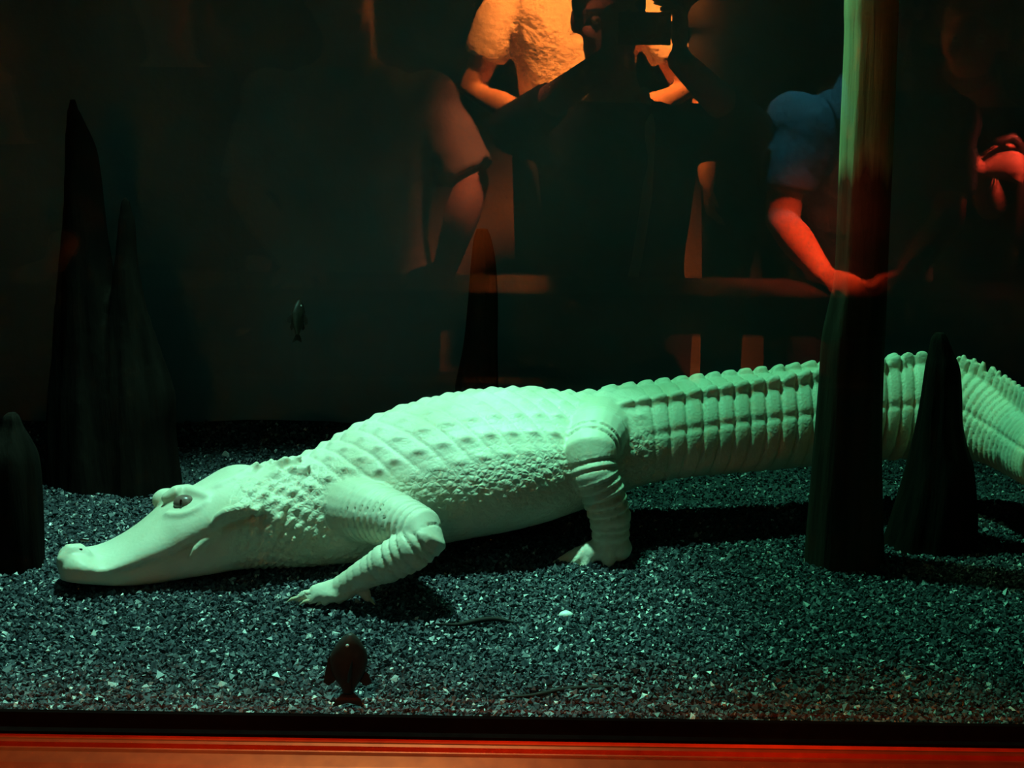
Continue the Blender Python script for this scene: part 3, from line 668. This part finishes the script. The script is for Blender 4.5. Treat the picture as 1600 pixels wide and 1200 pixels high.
def person(label, cx, Y, H, arms, shirt, trousers=None, hair=None, sleeve=0.95, floor=HF, lean=0.06, look=(0, 1, -0.15), long_hair=False, collar=False, beard=False, vox=0.007, head_off=(0, 0, 0), extra=None):
    """arms: {side: (elbow, wrist, pointing direction, palm normal, curl)} with world points, side -1 / +1 along X"""
    k = H/1.72; hair = hair or M_HAIR; trousers = trousers or M_TROUSER
    B = np.array([cx, Y, floor])
    def J(x, y, z): return B+np.array([x*k, y*k+lean*max(0, z-0.9)*k*1.6, z*k])
    body, top, legs = MB(), MB(), MB()
    rows = [(0.84, 0.150, 0.110), (0.92, 0.165, 0.115), (1.04, 0.148, 0.105), (1.16, 0.160, 0.112), (1.28, 0.172, 0.115), (1.36, 0.165, 0.095), (1.41, 0.115, 0.075), (1.445, 0.066, 0.062)]
    def torso(mb, g, lo, hi):
        R = [r for r in resample(rows, 26) if lo <= r[0] <= hi]
        mb.rings([[J(0, 0, z)+np.array([(w_+g)*k*math.cos(a), (d_+g)*k*math.sin(a), 0]) for a in np.linspace(0, 2*math.pi, 28, endpoint=False)] for z, w_, d_ in R])
    torso(body, -0.006, 0.8, 1.5); torso(top, 0.014, 0.86, 1.432)
    # head on a neck
    neck = J(0, 0.00, 1.42); hc = J(0, 0.035, 1.60)+np.array(head_off, float)*k; lk = unit(look); rt = unit(np.cross(lk, (0, 0, 1))); up = np.cross(rt, lk); R3 = np.stack([rt, lk, up], 1)
    body.tube([neck, neck*0.5+(hc-lk*0.02*k-up*0.07*k)*0.5, hc-lk*0.015*k-up*0.05*k], [0.060*k, 0.055*k, 0.058*k], n=16)
    hp = lambda x, y, z: hc+R3@(np.array([x, y, z])*k)
    body.ball(hp(0, -0.005, 0.025), np.array([0.074, 0.094, 0.092])*k, 20, 14, R3)
    body.ball(hp(0, 0.030, -0.045), np.array([0.058, 0.062, 0.066])*k, 18, 12, R3)
    body.ball(hp(0, 0.058, -0.092), np.array([0.030, 0.028, 0.022])*k, 14, 8, R3)
    body.tube([hp(0, 0.085, 0.022), hp(0, 0.100, -0.006), hp(0, 0.112, -0.026)], [0.009*k, 0.011*k, 0.014*k], n=10)
    body.tube([hp(-0.024, 0.088, -0.058), hp(0, 0.095, -0.056), hp(0.024, 0.088, -0.058)], [0.006*k, 0.008*k, 0.006*k], n=8)
    body.tube([hp(-0.024, 0.085, -0.068), hp(0, 0.091, -0.069), hp(0.024, 0.085, -0.068)], [0.006*k, 0.008*k, 0.006*k], n=8)
    body.tube([hp(-0.052, 0.074, 0.034), hp(-0.025, 0.090, 0.040), hp(0.025, 0.090, 0.040), hp(0.052, 0.074, 0.034)], [0.009*k]*4, n=8)
    for e in (-1, 1):
        body.ball(hp(e*0.076, -0.008, 0.002), np.array([0.011, 0.020, 0.032])*k, 12, 8, R3)
        body.ball(hp(e*0.040, 0.060, -0.018), np.array([0.026, 0.026, 0.026])*k, 12, 8, R3)
    # legs and feet
    for e in (-1, 1):
        hip, kn, an = J(e*0.088, 0, 0.88), J(e*0.10, 0.03, 0.48), J(e*0.105, 0.0, 0.09)
        body.tube([hip, kn, J(e*0.104, -0.02, 0.33), an], [0.080*k, 0.055*k, 0.052*k, 0.036*k], n=16)
        body.tube([an+np.array([0, -0.03*k, -0.05*k]), an+np.array([0, 0.07*k, -0.055*k]), an+np.array([e*0.01*k, 0.14*k, -0.062*k])], [0.032*k, 0.034*k, 0.024*k], n=12)
        legs.tube([J(e*0.082, 0, 0.93), hip, kn, J(e*0.104, -0.01, 0.33), J(e*0.105, 0.0, 0.075)], [0.092*k, 0.098*k, 0.074*k, 0.070*k, 0.066*k], n=18, round_ends=False)
    legs.rings([[J(0, 0, z)+np.array([w_*k*math.cos(a), d_*k*math.sin(a), 0]) for a in np.linspace(0, 2*math.pi, 24, endpoint=False)] for z, w_, d_ in ((0.80, 0.155, 0.115), (0.90, 0.178, 0.125), (1.0, 0.162, 0.117))])
    # arms
    for e, (el, wr, d, pn, curl) in arms.items():
        sh = J(e*0.175, 0, 1.355); el = np.asarray(el, float); wr = np.asarray(wr, float)
        body.tube([sh, (sh+el)/2, el, el*0.65+wr*0.35, wr], [0.052*k, 0.046*k, 0.040*k, 0.040*k, 0.027*k], n=16)
        sgn = np.cross(unit(d), unit(pn)); side = sgn if np.dot(sgn, (-e, 0, 0.3)) > 0 else -sgn
        hand(body, wr, d, pn, side, curl, k)
        L1 = np.linalg.norm(el-sh)
        if sleeve <= 1: top.tube([sh+np.array([-e*0.03*k, 0, 0]), sh*0.6+el*0.4, sh*(1-sleeve)+el*sleeve], [0.070*k, 0.066*k, 0.062*k], n=18, round_ends=False)
        else:
            f = sleeve-1; top.tube([sh+np.array([-e*0.03*k, 0, 0]), sh*0.5+el*0.5, el, el*(1-f)+wr*f], [0.070*k, 0.066*k, 0.060*k, 0.046*k], n=18, round_ends=False)
        top.ball(sh, 0.069*k, 16, 10)
    base = Vector(B); root = empty('person', base); tag(root, label, 'person')
    def part(name, me, m, parent=None):
        o = link(name, me, m); o.parent = parent or root
        if parent is None: o.matrix_parent_inverse = Matrix.Translation(-base)
        return o
    part('body', remeshed(body, 'body', vox, 3), M_SKIN)
    part('shirt', remeshed(top, 'shirt', 0.011, 2), shirt)
    part('trousers', remeshed(legs, 'trousers', 0.013, 2), trousers)
    for e in (-1, 1):
        an = J(e*0.105, 0.0, 0.0)
        part('shoe', MB().tube([an+np.array([0, -0.05*k, 0.045*k]), an+np.array([0, 0.05*k, 0.044*k]), an+np.array([0, 0.14*k, 0.036*k]), an+np.array([0, 0.18*k, 0.032*k])], [0.044*k, 0.043*k, 0.036*k, 0.030*k], n=16).mesh('shoe'), M_SHOE)
        ey = part('eye', MB().ball(hp(e*0.032, 0.078, 0.014), 0.0125*k, 12, 8).mesh('eye'), M_EYEW)
        iris = link('iris', MB().ball(hp(e*0.032, 0.0885, 0.014), 0.0045*k, 8, 6).mesh('iris'), M_HAIR); iris.parent = ey; 
    hm = MB()
    hm.ball(hp(0, -0.018, 0.042), np.array([0.084, 0.098, 0.092])*k, 24, 16, R3)
    if long_hair:
        hm.tube([hp(0, -0.05, 0.02), hp(0, -0.07, -0.10), hp(0, -0.075, -0.22), hp(0, -0.07, -0.32)], [0.085*k, 0.088*k, 0.085*k, 0.06*k], n=18, flat=0.6, up=up)
        for e in (-1, 1): hm.tube([hp(e*0.070, -0.01, 0.03), hp(e*0.086, -0.01, -0.06), hp(e*0.082, -0.01, -0.18)], [0.022*k, 0.026*k, 0.016*k], n=12)
    part('hair', remeshed(hm, 'hair', 0.008, 1), hair)
    if beard:
        bm_ = MB(); bm_.ball(hp(0, 0.048, -0.094), np.array([0.046, 0.046, 0.030])*k, 18, 10, R3); bm_.tube([hp(-0.06, 0.02, -0.03), hp(-0.052, 0.045, -0.08), hp(0, 0.075, -0.105), hp(0.052, 0.045, -0.08), hp(0.06, 0.02, -0.03)], [0.010*k, 0.018*k, 0.020*k, 0.018*k, 0.010*k], n=12)
        part('beard', remeshed(bm_, 'beard', 0.007, 1), hair)
    if collar:
        for e in (-1, 1):
            a, b, c_ = neck+np.array([e*0.058*k, -0.045*k, 0.045*k]), neck+np.array([e*0.078*k, 0.03*k, 0.040*k]), neck+np.array([e*0.045*k, 0.115*k, -0.045*k]); o_ = np.array([e*0.03*k, 0.02*k, -0.055*k])
            P_ = [a, b, c_, c_+o_*0.9, b+o_, a+o_]; off = np.array([e*0.003, 0.003, 0.002])
            part('collar', MB().rings([[p-off for p in P_], [p+off for p in P_]]).mesh('collar', False), shirt)
    if extra: extra(part, J, hp, k)
    return root

def rest(px, py, Yw=None, dx=0.0):       # hand resting on the top rail, seen at this mirrored pixel
    p = refl(px, py, RY-0.03); p[2] = RZ+0.021; return p
def rest_arm(el, px, dx=0.1, curl=0.55):
    w_ = rest(px, 450); w_[1] = RY-0.105; return (el, w_, (dx, 1, -0.04), (0, 0.05, -1), 0.22)
DN = (0, 0, -1)

# the photographer, holding a compact camera at eye level
hx = CAM[0]
def photographer_extra(part, J, hp, k):
    a = J(0.085, 0.118, 1.38); b = J(0.075, 0.132, 1.10)
    part('neck_strap', MB().tube([J(0.06, 0.03, 1.45), J(0.075, 0.10, 1.37), J(0.07, 0.125, 1.22), J(0.05, 0.128, 1.08), J(0.03, 0.125, 0.98)], [0.012*k]*5, n=10, flat=0.35, up=(0, 1, 0)).mesh('neck_strap'), M_PALE)
person('person in black raising a camera to the glass, mirrored beside the tall trunk', refl(965, 200, -1.84)[0], -1.84, 1.68,
       {1: (refl(1172, 205, -1.74), np.array([0.070, -1.478, 0.690]), (-0.02, 0.10, 1.0), (-1.0, 0.05, 0.0), 0.75),
        -1: (refl(800, 205, -1.74), np.array([-0.072, -1.478, 0.690]), (0.02, 0.10, 1.0), (1.0, 0.05, 0.0), 0.75)},
       M_BLACKCLOTH, sleeve=1.45, look=(0.1, 1, -0.1), lean=0.04, head_off=(-0.02, 0.0, 0.0), extra=photographer_extra)
M_CAMERA = mat('black camera body', (0.015, 0.015, 0.016), 0.35, 0.5, noise=(120, (0.02, 0.02, 0.022)))
M_CHROME = mat('camera trim', (0.5, 0.5, 0.5), 0.25, 0.5, metal=0.9, noise=(80, (0.42, 0.42, 0.42)))
cb = empty('compact_camera', (0, -1.425, 0.72)); tag(cb, 'black compact camera held up by the photographer, mirrored in the glass', 'camera')
def cpart(name, mb, m, smooth=False):
    o = link(name, mb.mesh(name, smooth), m); o.parent = cb; o.matrix_parent_inverse = Matrix.Translation((0, 1.425, -0.72)); return o
cpart('camera_body', MB().box((-0.052, -1.460, 0.72), (0.050, -1.420, 0.782)), M_CAMERA)
cpart('lens_barrel', MB().tube([(0, -1.421, 0.75), (0, -1.412, 0.75)], [0.024, 0.022], n=28, round_ends=False), M_CAMERA, True)
cpart('lens_ring', MB().tube([(0, -1.4125, 0.75), (0, -1.4085, 0.75)], [0.0225, 0.0215], n=28, round_ends=False), M_CHROME, True)
cpart('flash_window', MB().box((0.026, -1.4205, 0.762), (0.042, -1.4185, 0.774)), M_CHROME)
cpart('shutter_button', MB().tube([(-0.034, -1.432, 0.781), (-0.034, -1.432, 0.787)], [0.006, 0.0055], n=16, round_ends=False), M_CHROME, True)

# left: tan shirt, forearm on the rail
person('person in a tan short-sleeved shirt leaning a forearm on the rail', refl(555, 200, -1.89)[0], -1.89, 1.76,
       {1: rest_arm(refl(738, 285, -1.80), 688, -0.15), -1: rest_arm(refl(385, 300, -1.80), 452, 0.15)}, M_TAN, sleeve=0.92, lean=0.05, look=(-0.1, 1, -0.3))
person('person in black clothes standing behind the one in the tan shirt', refl(290, 200, -2.24)[0], -2.24, 1.74,
       {1: (refl(420, 320, -2.22), refl(400, 440, -2.14), (0, 0.3, -1), (-1, 0, 0), 0.5), -1: (refl(185, 320, -2.22), refl(190, 440, -2.14), (0, 0.3, -1), (1, 0, 0), 0.5)}, M_BLACKCLOTH, sleeve=1.7, look=(0.2, 1, -0.2), long_hair=True, vox=0.009)
person('shorter person with long dark hair, mirrored before the two-spired stump', refl(15, 200, -1.90)[0], -1.90, 1.54,
       {1: rest_arm(refl(120, 330, -1.80), 70, -0.1), -1: rest_arm(refl(-110, 330, -1.80), -60, 0.1)}, M_BLACKCLOTH, sleeve=1.6, long_hair=True, look=(0.1, 1, -0.3), vox=0.009)
# behind, on the step: pale shirt in the orange light
person('person in a pale shirt standing in orange light behind the photographer', refl(900, 150, -2.76)[0], -2.76, 1.74,
       {1: (refl(1070, 140, -2.72), refl(930, 215, -2.54), (-1, 0.1, -0.1), (0, -1, 0.1), 0.6), -1: (refl(738, 140, -2.72), refl(868, 210, -2.54), (1, 0.1, -0.1), (0, -1, 0.1), 0.6)}, M_PALE, floor=HF+0.30, sleeve=0.7, look=(0, 1, -0.3), vox=0.009)
person('person in dark clothes standing on the step behind the blue polo shirt', refl(1190, 150, -2.86)[0], -2.86, 1.62,
       {1: (refl(1290, 170, -2.86), refl(1280, 285, -2.76), (-0.1, 0.3, -0.9), (-1, 0, 0), 0.5), -1: (refl(1100, 170, -2.86), refl(1105, 285, -2.76), (0.1, 0.3, -0.9), (1, 0, 0), 0.5)}, M_BLACKCLOTH, floor=HF+0.30, sleeve=0.7, look=(0, 1, -0.3), vox=0.009)
# right: blue polo shirt, red-lit forearm on the rail
person('person in a blue polo shirt resting red-lit forearms on the rail', refl(1355, 200, -1.88)[0], -1.88, 1.72,
       {-1: rest_arm(refl(1222, 345, -1.76), 1290, 0.35), 1: rest_arm(refl(1478, 345, -1.76), 1425, -0.3)}, M_POLO, sleeve=0.72, lean=0.10, look=(-0.2, 1, -0.3), collar=True)
FIST_W = refl(1530, 262, -1.86); FIST_D = (0.75, 0.60, 0.12); FIST_N = (0.50, -0.62, -0.20)
person('bearded person in black behind the polo shirt, gripping a walking stick', refl(1530, 200, -2.24)[0], -2.24, 1.66,
       {-1: (refl(1556, 345, -2.10), FIST_W, FIST_D, FIST_N, 1.25), 1: (refl(1650, 330, -2.08), refl(1640, 430, -1.88), (0, 0.8, -0.4), (0, 0, -1), 0.6)}, M_BLACKCLOTH, sleeve=1.3, look=(-0.45, 1, -0.1), beard=True, hair=M_GREYHAIR, head_off=(-0.06, 0.04, -0.01))

# walking stick in that person's hand, tip on the hall floor
_d = unit(FIST_D); _n = np.array(FIST_N); _n = unit(_n-_d*np.dot(_n, _d)); st_top = FIST_W+(_d*0.090+_n*0.027)*(1.66/1.72)+np.array([0, 0, 0.045])
wst = MB().tube([st_top+np.array([-0.05, 0, 0.012]), st_top+np.array([-0.02, 0, 0.022]), st_top, st_top+np.array([0.004, 0, -0.04]), np.array([st_top[0]+0.01, st_top[1]+0.05, HF+0.012])], [0.011, 0.012, 0.012, 0.0105, 0.010], n=14)
tag(link('walking_stick', wst.mesh('walking_stick'), M_RAIL), 'black walking stick held by the bearded person beside the rail', 'walking stick')
